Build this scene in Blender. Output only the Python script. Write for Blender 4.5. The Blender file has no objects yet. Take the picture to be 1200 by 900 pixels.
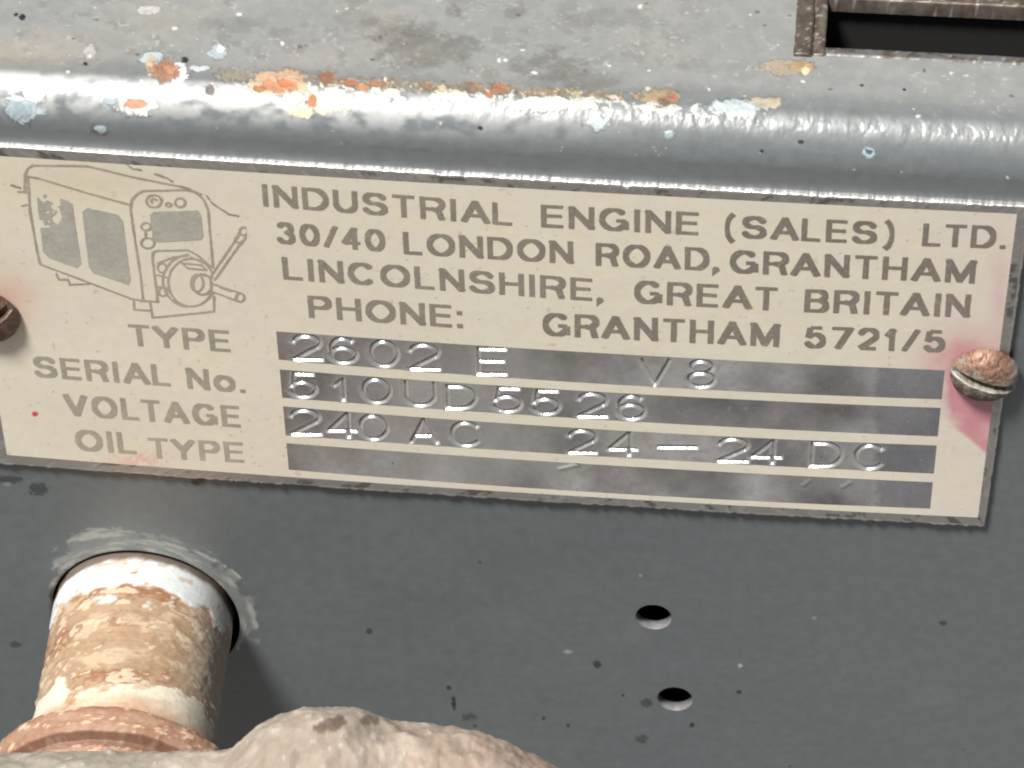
import bpy, math
import numpy as np

# ------------------------------------------------------------------ camera solved from the photograph's vanishing points
F, CX, CY, DIST = 4140.0, 600.0, 450.0, 500.0      # focal length and centre in photo pixels, distance in mm
_n = lambda v: np.array(v, float) / np.linalg.norm(v)
ZC = -_n((113.0, 4250.0, F))                       # world up, seen in camera axes (x right, y down, z forward)
XC = np.array((47600.0, 2700.0, -F)); XC = _n(XC - XC.dot(ZC) * ZC)
YC = np.cross(ZC, XC)                              # into the panel
M = np.array([XC, YC, ZC])                         # camera axes -> world
EYE = -DIST * M[:, 2]                              # world origin = panel point in the middle of the frame

scene = bpy.context.scene
col = scene.collection
cam = bpy.data.cameras.new('camera'); cam.sensor_width = 36.0; cam.lens = F / 1200 * 36
cam.clip_start = 0.02; cam.clip_end = 200
co = bpy.data.objects.new('camera', cam); col.objects.link(co)
import mathutils
cm = mathutils.Matrix.Identity(4)
for i in range(3):
    cm[i][0] = M[i, 0]; cm[i][1] = -M[i, 1]; cm[i][2] = -M[i, 2]; cm[i][3] = EYE[i] * 0.001
co.matrix_world = cm
scene.camera = co
cam.dof.use_dof = True; cam.dof.focus_distance = DIST * 0.001; cam.dof.aperture_fstop = 62
scene.cycles.filter_width = 2.0

# ------------------------------------------------------------------ light: bright hazy daylight from high up on the left
SUN_EL, SUN_AZ = math.radians(62), math.radians(-41)    # azimuth: 0 = straight at the panel, minus = from the left
SKY_STRENGTH, SUN_STRENGTH, SUN_ANGLE, EXPOSURE = 0.05, 5.0, 12.0, 0.2
sd = mathutils.Vector((math.sin(SUN_AZ) * math.cos(SUN_EL), -math.cos(SUN_AZ) * math.cos(SUN_EL), math.sin(SUN_EL)))
world = bpy.data.worlds.new('World'); scene.world = world; world.use_nodes = True
wn = world.node_tree.nodes; wl = world.node_tree.links
sky = wn.new('ShaderNodeTexSky'); sky.sky_type = 'NISHITA'; sky.sun_disc = False
sky.sun_elevation = SUN_EL; sky.sun_rotation = math.atan2(sd.x, sd.y)
sky.dust_density = 3.0; sky.ozone_density = 0.6; sky.air_density = 1.0
hs = wn.new('ShaderNodeHueSaturation'); hs.inputs['Saturation'].default_value = 0.35
wl.new(sky.outputs[0], hs.inputs['Color']); wl.new(hs.outputs[0], wn['Background'].inputs[0])
wn['Background'].inputs[1].default_value = SKY_STRENGTH
sun = bpy.data.lights.new('sun', 'SUN'); sun.energy = SUN_STRENGTH; sun.angle = math.radians(SUN_ANGLE); sun.color = (1.0, 0.965, 0.91)
so = bpy.data.objects.new('sun', sun); col.objects.link(so)
so.rotation_euler = sd.to_track_quat('Z', 'Y').to_euler(); so.location = sd * 2
scene.view_settings.view_transform = 'Standard'; scene.view_settings.look = 'None'
scene.view_settings.exposure = EXPOSURE; scene.view_settings.gamma = 1; scene.view_settings.use_curve_mapping = False
scene.render.engine = 'CYCLES'

# ------------------------------------------------------------------ helpers (all lengths in mm until a mesh is made)
def P(px, py, Y=0.0):
    """photo pixel -> point (x, z) on the plane y = Y"""
    px = np.asarray(px, float); py = np.asarray(py, float)
    d = np.stack([(px - CX) / F, (py - CY) / F, np.ones_like(px + py)], -1) @ M.T
    t = (Y - EYE[1]) / d[..., 1]
    return EYE[0] + d[..., 0] * t, EYE[2] + d[..., 2] * t
def PZ(px, py, Z):
    """photo pixel -> point (x, y) on the plane z = Z"""
    d = np.array([(px - CX) / F, (py - CY) / F, 1.0]) @ M.T
    t = (Z - EYE[2]) / d[2]
    return EYE[0] + d[0] * t, EYE[1] + d[1] * t
def proj(p):
    q = (p - EYE) @ M
    return CX + F * q[..., 0] / q[..., 2], CY + F * q[..., 1] / q[..., 2]

def _h(ix, iy, s):
    n = (ix.astype(np.int64) * 374761393 + iy.astype(np.int64) * 668265263 + s * 974634777) & 0x7fffffff
    n = ((n ^ (n >> 13)) * 1274126177) & 0x7fffffff
    n = ((n ^ (n >> 16)) * 60493) & 0x7fffffff
    return ((n ^ (n >> 11)) & 0xffff) / 65535.0
def vn(x, y, s=0):
    x = np.asarray(x, float); y = np.asarray(y, float)
    ix = np.floor(x); iy = np.floor(y); fx = x - ix; fy = y - iy
    fx = fx * fx * (3 - 2 * fx); fy = fy * fy * (3 - 2 * fy)
    ix = ix.astype(np.int64) + 5000; iy = iy.astype(np.int64) + 5000
    a = _h(ix, iy, s); b = _h(ix + 1, iy, s); c = _h(ix, iy + 1, s); d = _h(ix + 1, iy + 1, s)
    return (a + (b - a) * fx) * (1 - fy) + (c + (d - c) * fx) * fy
def fbm(x, y, s=0, o=4):
    r = 0; a = 0.5; t = 0
    for k in range(o):
        r = r + a * vn(x * 2 ** k + 17.3 * k, y * 2 ** k + 9.1 * k, s + k); t += a; a *= 0.55
    return r / t
def ss(a, b, x):
    t = np.clip((x - a) / (b - a), 0, 1); return t * t * (3 - 2 * t)
def mixc(c, new, m):
    m = np.clip(m, 0, 1)[..., None]; return c * (1 - m) + np.asarray(new, float) * m

def empty(name, loc_mm, label, cat, group=None):
    o = bpy.data.objects.new(name, None); o.empty_display_size = 0.005
    o.location = [v * 0.001 for v in loc_mm]; col.objects.link(o)
    o['label'] = label; o['category'] = cat
    if group: o['group'] = group
    return o
def add_attr(me, cols, rough):
    if cols is not None:
        a = me.color_attributes.new('Col', 'FLOAT_COLOR', 'POINT')
        c4 = np.ones((len(me.vertices), 4), np.float32); c4[:, :3] = np.asarray(cols).reshape(-1, 3)
        a.data.foreach_set('color', c4.ravel())
    if rough is not None:
        a = me.attributes.new('Rough', 'FLOAT', 'POINT')
        a.data.foreach_set('value', np.asarray(rough, np.float32).ravel())
def link(name, me, mat, parent, smooth=True):
    o = bpy.data.objects.new(name, me); col.objects.link(o)
    if mat: me.materials.append(mat)
    if parent: o.parent = parent
    me.polygons.foreach_set('use_smooth', np.full(len(me.polygons), smooth)); me.update()
    return o
def quads(name, V, Q, mat, parent=None, cols=None, rough=None, smooth=True):
    """V (n,3) world mm; Q (m,4)"""
    V = np.asarray(V, float).reshape(-1, 3); Q = np.asarray(Q, np.int64)
    used = np.zeros(len(V), bool); used[Q.ravel()] = True
    idx = np.cumsum(used) - 1
    if parent is not None: V = V - np.array(parent.location) * 1000
    V = V[used]; Q = idx[Q]
    if cols is not None: cols = np.asarray(cols).reshape(-1, 3)[used]
    if rough is not None: rough = np.asarray(rough).ravel()[used]
    me = bpy.data.meshes.new(name)
    me.vertices.add(len(V)); me.vertices.foreach_set('co', (V * 0.001).astype(np.float32).ravel())
    me.loops.add(len(Q) * 4); me.loops.foreach_set('vertex_index', Q.astype(np.int32).ravel())
    me.polygons.add(len(Q)); me.polygons.foreach_set('loop_start', np.arange(0, len(Q) * 4, 4, dtype=np.int32))
    me.update(calc_edges=True); me.validate()
    add_attr(me, cols, rough)
    return link(name, me, mat, parent, smooth)
def polys(name, V, Fc, mat, parent=None, cols=None, smooth=False):
    V = np.asarray(V, float).reshape(-1, 3)
    if parent is not None: V = V - np.array(parent.location) * 1000
    me = bpy.data.meshes.new(name); me.from_pydata((V * 0.001).tolist(), [], [list(map(int, f)) for f in Fc]); me.update()
    add_attr(me, cols, None)
    return link(name, me, mat, parent, smooth)
def gridq(nr, nc, wrap=False):
    r = np.arange(nr - 1)[:, None]; c = np.arange(nc if wrap else nc - 1)[None, :]; c2 = (c + 1) % nc
    return np.stack([r * nc + c, (r + 1) * nc + c, (r + 1) * nc + c2, r * nc + c2], -1).reshape(-1, 4)
def box(x0, x1, y0, y1, z0, z1, b=0.0):
    V = [(x, y, z) for x in (x0, x1) for y in (y0, y1) for z in (z0, z1)]
    Fc = [(0, 1, 3, 2), (4, 6, 7, 5), (0, 4, 5, 1), (2, 3, 7, 6), (0, 2, 6, 4), (1, 5, 7, 3)]
    return V, Fc

def material(name, color=(0.5, 0.5, 0.5), attr=False, rough=0.5, rough_attr=False, metal=0.0, bump=(), spec=0.5, mottle=0.0, mscale=300, coat=0.0):
    m = bpy.data.materials.new(name); m.use_nodes = True
    n = m.node_tree.nodes; l = m.node_tree.links; b = n['Principled BSDF']
    b.inputs['Base Color'].default_value = (*color, 1); b.inputs['Roughness'].default_value = rough
    b.inputs['Metallic'].default_value = metal; b.inputs['Specular IOR Level'].default_value = spec
    b.inputs['Coat Weight'].default_value = coat; b.inputs['Coat Roughness'].default_value = 0.12
    tc = n.new('ShaderNodeTexCoord'); src = None
    if attr:
        a = n.new('ShaderNodeAttribute'); a.attribute_name = 'Col'; src = a.outputs['Color']
    if mottle:
        t = n.new('ShaderNodeTexNoise'); t.inputs['Scale'].default_value = mscale; t.inputs['Detail'].default_value = 6; t.inputs['Roughness'].default_value = 0.65
        l.new(tc.outputs['Object'], t.inputs['Vector'])
        r = n.new('ShaderNodeMapRange'); r.inputs[1].default_value = 0.3; r.inputs[2].default_value = 0.7
        r.inputs[3].default_value = 1 - mottle; r.inputs[4].default_value = 1 + mottle
        l.new(t.outputs['Fac'], r.inputs[0])
        mx = n.new('ShaderNodeVectorMath'); mx.operation = 'SCALE'
        if src: l.new(src, mx.inputs[0])
        else: mx.inputs[0].default_value = color
        l.new(r.outputs[0], mx.inputs['Scale']); src = mx.outputs[0]
    if src: l.new(src, b.inputs['Base Color'])
    if rough_attr:
        a = n.new('ShaderNodeAttribute'); a.attribute_name = 'Rough'; l.new(a.outputs['Fac'], b.inputs['Roughness'])
    prev = None
    for sc, dist in bump:
        t = n.new('ShaderNodeTexNoise'); t.inputs['Scale'].default_value = sc; t.inputs['Detail'].default_value = 4
        l.new(tc.outputs['Object'], t.inputs['Vector'])
        bp = n.new('ShaderNodeBump'); bp.inputs['Strength'].default_value = 1; bp.inputs['Distance'].default_value = dist * 0.001
        l.new(t.outputs['Fac'], bp.inputs['Height'])
        if prev: l.new(prev, bp.inputs['Normal'])
        prev = bp.outputs[0]
    if prev: l.new(prev, b.inputs['Normal'])
    return m

PAINT = np.array((0.112, 0.130, 0.137))
m_paint = material('grey_panel_paint', attr=True, rough_attr=True, bump=((260, 0.08), (1500, 0.010)), mottle=0.10, mscale=500, spec=0.85)
m_inner = material('dark_inside', (0.012, 0.012, 0.012), rough=0.9)
m_edge = material('bare_sheet_edge', (0.21, 0.21, 0.21), rough=0.45, mottle=0.25, mscale=900)
m_alu = material('worn_aluminium', attr=True, rough_attr=True, metal=0.85, bump=((500, 0.02), (4000, 0.004)), mottle=0.07, mscale=900)
m_cream = material('cream_enamel', attr=True, rough=0.42, bump=((200, 0.06), (2500, 0.006)), mottle=0.03, mscale=700)
m_print = material('print_grey_brown', attr=True, rough=0.38, bump=((2500, 0.006),), mottle=0.12, mscale=1800)
m_rustscrew = material('rusty_screw', attr=True, rough=0.5, metal=0.25, bump=((1800, 0.04), (5000, 0.012)), mottle=0.25, mscale=1100)
m_pipe = material('flaking_white_paint', attr=True, rough=0.6, bump=((500, 0.12), (2500, 0.02)), mottle=0.12, mscale=1500)
m_cast = material('pale_rough_casting', attr=True, rough=0.42, bump=((300, 0.25), (1500, 0.05)), mottle=0.10, mscale=500)
m_frame = material('weathered_frame_metal', attr=True, rough=0.42, metal=0.4, bump=((600, 0.07), (3000, 0.015)), mottle=0.3, mscale=700)
m_ground = material('grey_yard_ground', (0.13, 0.125, 0.118), rough=0.9, mottle=0.3, mscale=8)

# ------------------------------------------------------------------ ground below the machine
g = 30000
o = polys('ground', [(-g, -g, -900), (g, -g, -900), (g, g, -900), (-g, g, -900)], [(0, 1, 2, 3)], m_ground)
o['kind'] = 'structure'

# ------------------------------------------------------------------ machine casing: top deck, rolled edge, front panel in one sheet
R = 6.6
ZF = float(P(600, 181)[1])              # where the roll meets the front face
ZT = ZF + R                             # height of the deck
casing = empty('machine_casing', (0, 0, ZF), 'dark grey painted sheet metal casing with a rolled worn edge behind the nameplate', 'machine casing')
HX = 115.0
def seg(a, b, h): return np.linspace(a, b, max(2, int(round((b - a) / h)) + 1))[:-1]
xs = np.concatenate([seg(-HX, -84, 2.5), seg(-84, 84, 0.15), seg(84, HX, 2.5), [HX]])
SDECK = 90.0
z_lo = float(P(600, 560)[1])            # just above the plate's lower edge
s_plate0 = math.pi * R / 2 + (ZF - float(P(600, 230)[1])); s_plate1 = math.pi * R / 2 + (ZF - z_lo)
s_bottom = s_plate1 + 62
sv = np.concatenate([seg(-SDECK, -34, 4), seg(-34, s_plate0, 0.15), seg(s_plate0, s_plate1, 1.2), seg(s_plate1, s_bottom, 0.22), seg(s_bottom, s_bottom + 40, 5), [s_bottom + 40]])
S, X = np.meshgrid(sv, xs, indexing='ij')
AR = math.pi * R / 2
th = np.clip(S, 0, AR) / R
Y = np.where(S < 0, R - S, R - R * np.sin(th)); Zz = np.where(S < 0, ZT, ZF + R * np.cos(th)); 
Zz = np.where(S > AR, ZF - (S - AR), Zz); Y = np.where(S > AR, 0.0, Y)
NY = np.where(S < 0, 0.0, -np.sin(th)); NZ = np.where(S < 0, 1.0, np.cos(th))
NY = np.where(S > AR, -1.0, NY); NZ = np.where(S > AR, 0.0, NZ)
PX, PY = proj(np.stack([X, Y, Zz], -1))
C = np.ones(X.shape + (3,)) * PAINT
RO = np.where(S > AR, 0.38, 0.33)
H = np.zeros(X.shape)
# large soft wear and dirt on the deck
deck = ss(4, -3, S)
n1 = fbm(X * 0.06, S * 0.09, 3, 5); n2 = fbm(X * 0.35, S * 0.35, 9, 5); n3 = fbm(X * 1.3, S * 1.3, 21, 4); n4 = fbm(X * 3.2, S * 3.2, 31, 3)
C = mixc(C, (0.255, 0.262, 0.255), deck * 0.92)
C = mixc(C, (0.30, 0.285, 0.26), deck * ss(0.45, 0.7, n1) * 0.6)
C = mixc(C, (0.34, 0.30, 0.25), deck * ss(190, 20, PX) * ss(20, 70, PY) * 0.7)
C = mixc(C, (0.14, 0.135, 0.12), deck * ss(0.56, 0.72, n2) * 0.4 * ss(1000, 700, PX))
C = mixc(C, (0.42, 0.42, 0.40), deck * ss(0.66, 0.74, n3) * ss(0.45, .6, n2) * 0.5)
RO = RO + deck * (n2 - 0.5) * 0.4 + deck * 0.16
yb = 83 + 0.055 * PX                      # where deck turns into roll in the photo
up = PY - yb
def blob(cx, cy, rx, ry, amp=0.9, fs=0.9, sd=40, soft=0.25):
    if rx > 5 and cy < 200: rx, ry = rx * .86, ry * .84
    a = (PX - cx) / rx; b = (PY - cy) / ry; q = a * a + b * b
    m = np.zeros_like(q); k = q < 6
    if k.any():
        q2 = q[k] + (fbm(X[k] * fs + sd, S[k] * fs, sd, 4) - 0.5) * 2.6 * amp + (fbm(X[k] * fs * 3.1 + sd, S[k] * fs * 3.1, sd + 7, 3) - 0.5) * 1.5 * amp
        m[k] = ss(1 + soft, 1 - soft, q2)
    return m
def dirt(cx, cy, rx, ry, c, k=1.0, h=0.0, ro=None, **kw):
    global C, H, RO
    m = blob(cx, cy, rx, ry, **kw)
    if rx > 8 and h: C = mixc(C, C * .55, blob(cx, cy, rx * 1.12, ry * 1.18, **kw) * (1 - m) * .8)
    C = mixc(C, np.asarray(c) * (.62 + .5 * n4[..., None] + .26 * n3[..., None]), m * k); H = H + m * h * 1.8
    if ro is not None: RO = RO * (1 - m) + ro * m
C = mixc(C, (0.24, 0.25, 0.25), ss(-8, 4, up) * ss(44, 16, up) * (S < AR) * .6)  # upper roll lightened: chalky wear plus the highlight put into the colour
C = mixc(C, (0.175, 0.192, 0.20), ss(10, 34, up) * (PY < 240) * .6)  # lower roll: gloss reflection painted in as lighter grey
# dark stains
for cx, cy, rx, ry, k in ((500, 55, 55, 26, .8), (460, 35, 38, 18, .55), (640, 78, 45, 22, .8), (690, 92, 40, 14, .6), (605, 15, 14, 7, .7), (530, 14, 10, 8, .7), (415, 22, 30, 14, .4), (270, 28, 40, 10, .35), (720, 22, 60, 14, .3), (810, 75, 20, 10, .4)):
    dirt(cx, cy, rx, ry, (0.12, 0.115, 0.10), k * 0.75, fs=0.6, amp=1.2, soft=0.8, sd=int(cx))
# worn edge: flaked light metal and filler, rust and grime along the bend
band = np.exp(-(up / 16.0) ** 2)
wx = ss(230, 330, PX) * ss(960, 800, PX)
f1 = fbm(X * 0.8, S * 1.1, 51, 5); f2 = fbm(X * 1.6, S * 1.6, 61, 4); f3 = fbm(X * 0.9 + 40, S * 1.2, 71, 4)
m = ss(0.60, 0.635, f1 * 0.55 + f2 * .25 + band * wx * 0.22 * ss(-28, -2, up)) * (S < AR); C = mixc(C, (0.66, 0.66, 0.60), m * (0.45 + .5 * n4)); H = H + m * 0.06; RO = RO * (1 - m) + .6 * m
bandu = np.exp(-((up + 10) / 10.0) ** 2)
m = ss(0.56, 0.62, f3 * 0.45 + n4 * .25 + bandu * ss(320, 400, PX) * ss(900, 700, PX) * 0.30) * (S < AR * .6); C = mixc(C, np.array((0.21, 0.165, 0.11)) * (.4 + 1.2 * fbm(X * 2.4, S * 2.4, 77, 3)[..., None]), m * 0.85); H = H - m * 0.05
m = ss(0.64, 0.68, f2 * 0.45 + n4 * .25 + bandu * ss(330, 400, PX) * ss(820, 700, PX) * 0.24) * (S < AR * .6); C = mixc(C, (0.50, 0.38, 0.22), m); H = H + m * 0.05
# pale streaks on the worn roll, whitened at left to paint in the highlight
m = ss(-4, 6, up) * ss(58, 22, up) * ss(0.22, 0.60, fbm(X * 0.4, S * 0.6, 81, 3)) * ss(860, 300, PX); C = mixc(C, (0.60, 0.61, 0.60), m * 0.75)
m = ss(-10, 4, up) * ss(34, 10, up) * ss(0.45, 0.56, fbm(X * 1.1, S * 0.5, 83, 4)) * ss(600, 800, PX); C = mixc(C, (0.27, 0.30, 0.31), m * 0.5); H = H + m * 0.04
# single marks
RUST = (0.27, 0.14, 0.088); ORANGE = (0.42, 0.19, 0.095); TAN = (0.44, 0.34, 0.22)
BLUE = (0.29, 0.36, 0.40); WHITE = (0.74, 0.75, 0.72)
for a in ((28, 125, 26, 19, (0.42, .50, .54)), (22, 128, 15, 12, BLUE), (40, 110, 14, 12, WHITE), (255, 60, 12, 9, (0.36, 0.43, 0.47)), (258, 57, 5, 4, WHITE),
          (106, 62, 9, 13, (.42, .41, .39)), (178, 68, 14, 8, (.4, .48, .52)), (232, 80, 14, 4, (.5, .56, .58)), (115, 154, 11, 8, (.07, .08, .085)), (117, 151, 8, 5, (0.33, .42, .44)),
          (160, 124, 26, 12, WHITE), (128, 118, 12, 6, BLUE), (210, 84, 12, 14, WHITE), (178, 78, 8, 12, TAN),
          (175, 12, 14, 7, (.45, .44, .42)), (326, 96, 44, 17, (.50, .33, .20)), (385, 122, 32, 15, (.76, .70, .50)), (352, 130, 22, 9, (.7, .6, .42)),
          (920, 79, 32, 9, (.33, .27, .19)), (940, 78, 14, 9, (.35, .24, .13)), (895, 121, 26, 8, (.42, .36, .27)), (770, 112, 26, 9, (.30, .22, .12)), (862, 128, 40, 12, (.40, .46, .48)),
          (640, 122, 60, 10, (.60, .62, .56)), (1018, 178, 9, 8, (.33, .43, .49)), (785, 158, 9, 6, (.3, .38, .4)), (700, 145, 16, 8, (.42, .50, .50))):
    dirt(*a, k=0.9, h=0.04, ro=0.55, sd=int(a[0]) + 3, fs=0.9)
for a in ((195, 83, 21, 14, RUST), (199, 80, 9, 7, (.38, .18, .10)), (158, 122, 15, 6, (.50, .26, .17)), (330, 99, 22, 9, ORANGE), (336, 97, 11, 6, (.50, .16, .055)), (304, 104, 9, 4, (.3, .14, .06)),
          (384, 90, 12, 8, (.22, .11, .06)), (412, 97, 10, 6, (.30, .12, .06)), (366, 118, 7, 9, (.38, .16, .07)), (440, 98, 14, 6, (.25, .13, .07)), (425, 102, 9, 5, (.4, .2, .1)),
          (502, 101, 10, 6, (.2, .13, .08)), (556, 103, 9, 6, (.2, .13, .08)), (585, 104, 12, 9, (.27, .12, .07)), (573, 110, 8, 5, (.35, .15, .08)), (788, 115, 11, 6, (.27, .12, .08)), (780, 119, 9, 6, (.18, .10, .06)),
          (275, 88, 22, 10, (.20, .18, .14)), (247, 106, 6, 7, (.14, .13, .12)), (943, 82, 5, 5, (.62, .5, .3)), (1018, 178, 4, 3, (.06, .09, .12))):
    dirt(*a, h=-0.07, ro=0.75, sd=int(a[0]) + 5, fs=1.2)
for cx, cy, r in ((938, 166, 3.4), (893, 177, 2.2), (26, 20, 4.5), (19, 17, 2.5), (563, 150, 3), (1010, 100, 2), (1060, 105, 2), (100, 75, 3), (217, 70, 4)):
    dirt(cx, cy, r, r * 0.8, (0.02, 0.02, 0.02), amp=0.6, fs=2)
rng = np.random.default_rng(4)
for k in range(42):                       # small bright nicks on the deck
    cx = rng.uniform(0, 1200); cy = rng.uniform(0, 1) ** .7 * (85 + .05 * cx)
    dirt(cx, cy, rng.uniform(1.0, 3.6), rng.uniform(.9, 2.6), (.62, .63, .62) if rng.random() < .65 else (.10, .09, .08), k=.8, h=.03, amp=0.8, fs=2.2, sd=k + 100)
H = H + ss(-6, 10, up) * ss(60, 28, up) * (fbm(X * 0.9, S * 0.45, 91, 3) - .5) * 0.10 * ss(300, 700, PX)
H = H + (n2 - 0.5) * 0.10 * (S < AR)
# front panel: faint blotches, scraped halo round the pipe, chips under the plate
fr = (S > AR)
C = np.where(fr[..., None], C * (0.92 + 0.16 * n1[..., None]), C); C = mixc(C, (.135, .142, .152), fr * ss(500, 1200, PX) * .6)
PCX, PCZ = map(float, P(168, 722)); PR = 13.6
dx = X - PCX; dz = Zz - PCZ; rr = np.hypot(dx, dz); ang = np.degrees(np.arctan2(dz, dx))
lim = 14.2 + 3.8 * ss(-45, 15, ang) * ss(150, 105, ang) + 1.6 * ss(165, 130, ang) * ss(60, 100, ang)
nz = fbm(X * 0.55 + np.cos(np.radians(ang)) * .4, Zz * 0.55, 101, 5); nf = fbm(ang * 0.09, rr * 1.6, 104, 4)
edge = rr - lim - (nz - 0.5) * 5.5 - (nf - .5) * 2.5
m = ss(0.5, -0.5, edge) * ss(180, 160, np.abs(ang)) * (ang > -50) * fr
C = mixc(C, (0.27, 0.28, 0.265), m * (0.35 + 0.45 * ss(.4, .6, nf))); H = H - m * 0.04 * fr; RO = RO + m * .15
C = mixc(C, (0.42, 0.42, 0.39), m * ss(0.60, 0.70, nf) * .5)
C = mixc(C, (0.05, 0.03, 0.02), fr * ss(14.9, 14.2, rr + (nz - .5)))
for a in ((12, 562, 14, 5, (.045, .055, .06)), (46, 573, 12, 8, (.045, .055, .06)), (232, 563, 8, 6, (.02, .02, .02)), (8, 567, 6, 3, (.2, .22, .22)),
          (18, 755, 6, 4, (.05, .06, .06)), (432, 740, 4, 3, (.04, .045, .05)), (1105, 730, 5, 3, (.05, .05, .055)), (700, 778, 5, 4, (.03, .03, .035)), (867, 780, 3, 2.5, (.4, .4, .4)), (666, 764, 5, 2, (.28, .29, .28)),
          (758, 824, 7, 5, (.05, .055, .06)), (752, 866, 7, 5, (.06, .065, .07)), (811, 850, 3, 2.5, (.02, .02, .02)), (866, 811, 3, 2, (.03, .03, .03)), (526, 806, 3, 3, (.03, .03, .03)), (532, 824, 3, 7, (.02, .02, .02)),
          (556, 851, 3, 2, (.02, .02, .02)), (637, 842, 2.5, 2.5, (.02, .02, .02)), (666, 850, 2, 2, (.03, .03, .03)), (790, 896, 3, 2, (.02, .02, .02)), (550, 840, 9, 4, (.06, .065, .06)), (730, 815, 2, 2, (.03, .03, .03))):
    dirt(*a, amp=0.8, fs=1.4, sd=int(a[0]) + 9)
C = mixc(C, (.155, .165, .17), fr * ss(.55, .8, fbm(X * .05 + 9, Zz * .05, 151, 4)) * .4)
for k in range(6):
    cx = rng.uniform(0, 1200); cy = rng.uniform(620, 900); r = rng.uniform(0.8, 2.2)
    dirt(cx, cy, r * rng.uniform(.8, 2), r, (.03, .03, .035) if rng.random() < .6 else (.3, .31, .31), k=.6, amp=.6, fs=2.5, sd=k + 300)
V = np.stack([X, Y + NY * H, Zz + NZ * H], -1)
Q = gridq(len(sv), len(xs))
# openings: two drilled holes, the pipe's hole, the slot in the deck
cen = V.reshape(-1, 3)[Q].mean(1)
kill = np.zeros(X.shape, bool)
HOLES = [(766, 723, 2.72), (791, 819, 2.72)]
holes = [(float(P(a, b)[0]), float(P(a, b)[1]), r) for a, b, r in HOLES]
rings = holes + [(PCX + 0.45, PCZ + 0.2, PR + 0.95)]
keepQ = np.ones(len(Q), bool); flat = V.reshape(-1, 3); frf = fr.ravel()
for hx, hz, hr in rings:
    d = np.hypot(flat[:, 0] - hx, flat[:, 2] - hz); ins = (d < hr) & frf
    bad = ins[Q].any(1); keepQ &= ~bad
    bv = np.unique(Q[bad].ravel()); bv = bv[~ins[bv]]
    f = hr / d[bv]; flat[bv, 0] = hx + (flat[bv, 0] - hx) * f; flat[bv, 2] = hz + (flat[bv, 2] - hz) * f
SX0, SY0 = PZ(952, 64, ZT)              # near left corner of the slot frame
SY1 = PZ(1000, 1, ZT)[1]
SX0 = float(SX0); SY0 = float(SY0); SY1 = float(SY1)
inside = (cen[:, 0] > SX0 + 1.2) & (cen[:, 0] < SX0 + 62) & (cen[:, 1] > SY0 + .4) & (cen[:, 1] < SY1 + .5) & (cen[:, 2] > ZT - 1)
keepQ &= ~inside
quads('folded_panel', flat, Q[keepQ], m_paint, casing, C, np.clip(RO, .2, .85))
# closed body behind the sheet
yb1 = R + SDECK; zb1 = ZF - (sv[-1] - AR)
Vb = [(-HX, 0.05, zb1), (HX, 0.05, zb1), (HX, yb1, zb1), (-HX, yb1, zb1), (-HX, 0.05, ZF), (HX, 0.05, ZF), (HX, R, ZT - .05), (-HX, R, ZT - .05), (HX, yb1, ZT - .05), (-HX, yb1, ZT - .05)]
polys('casing_body', Vb, [(0, 3, 2, 1), (0, 4, 7, 9, 3), (1, 2, 8, 6, 5), (2, 3, 9, 8)], m_inner, casing)
for hx, hz, hr in holes:
    a = np.linspace(0, 2 * math.pi, 49)[:-1]; rows = []
    for yy, rad in ((-0.02, hr + .03), (0.12, hr - .04), (1.7, hr - .06), (1.75, hr + .8)):
        rows.append(np.stack([hx + rad * np.cos(a), np.full(48, yy), hz + rad * np.sin(a)], -1))
    quads('drilled_hole_edge', np.array(rows), gridq(4, 48, True), m_edge, casing)
a = np.linspace(0, 2 * math.pi, 97)[:-1]; hx, hz, hr = rings[2]
quads('pipe_hole_edge', np.array([np.stack([hx + hr * np.cos(a), np.full(96, yy), hz + hr * np.sin(a)], -1) for yy in (0.0, 2.0)]), gridq(2, 96, True), m_inner, casing)

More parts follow.
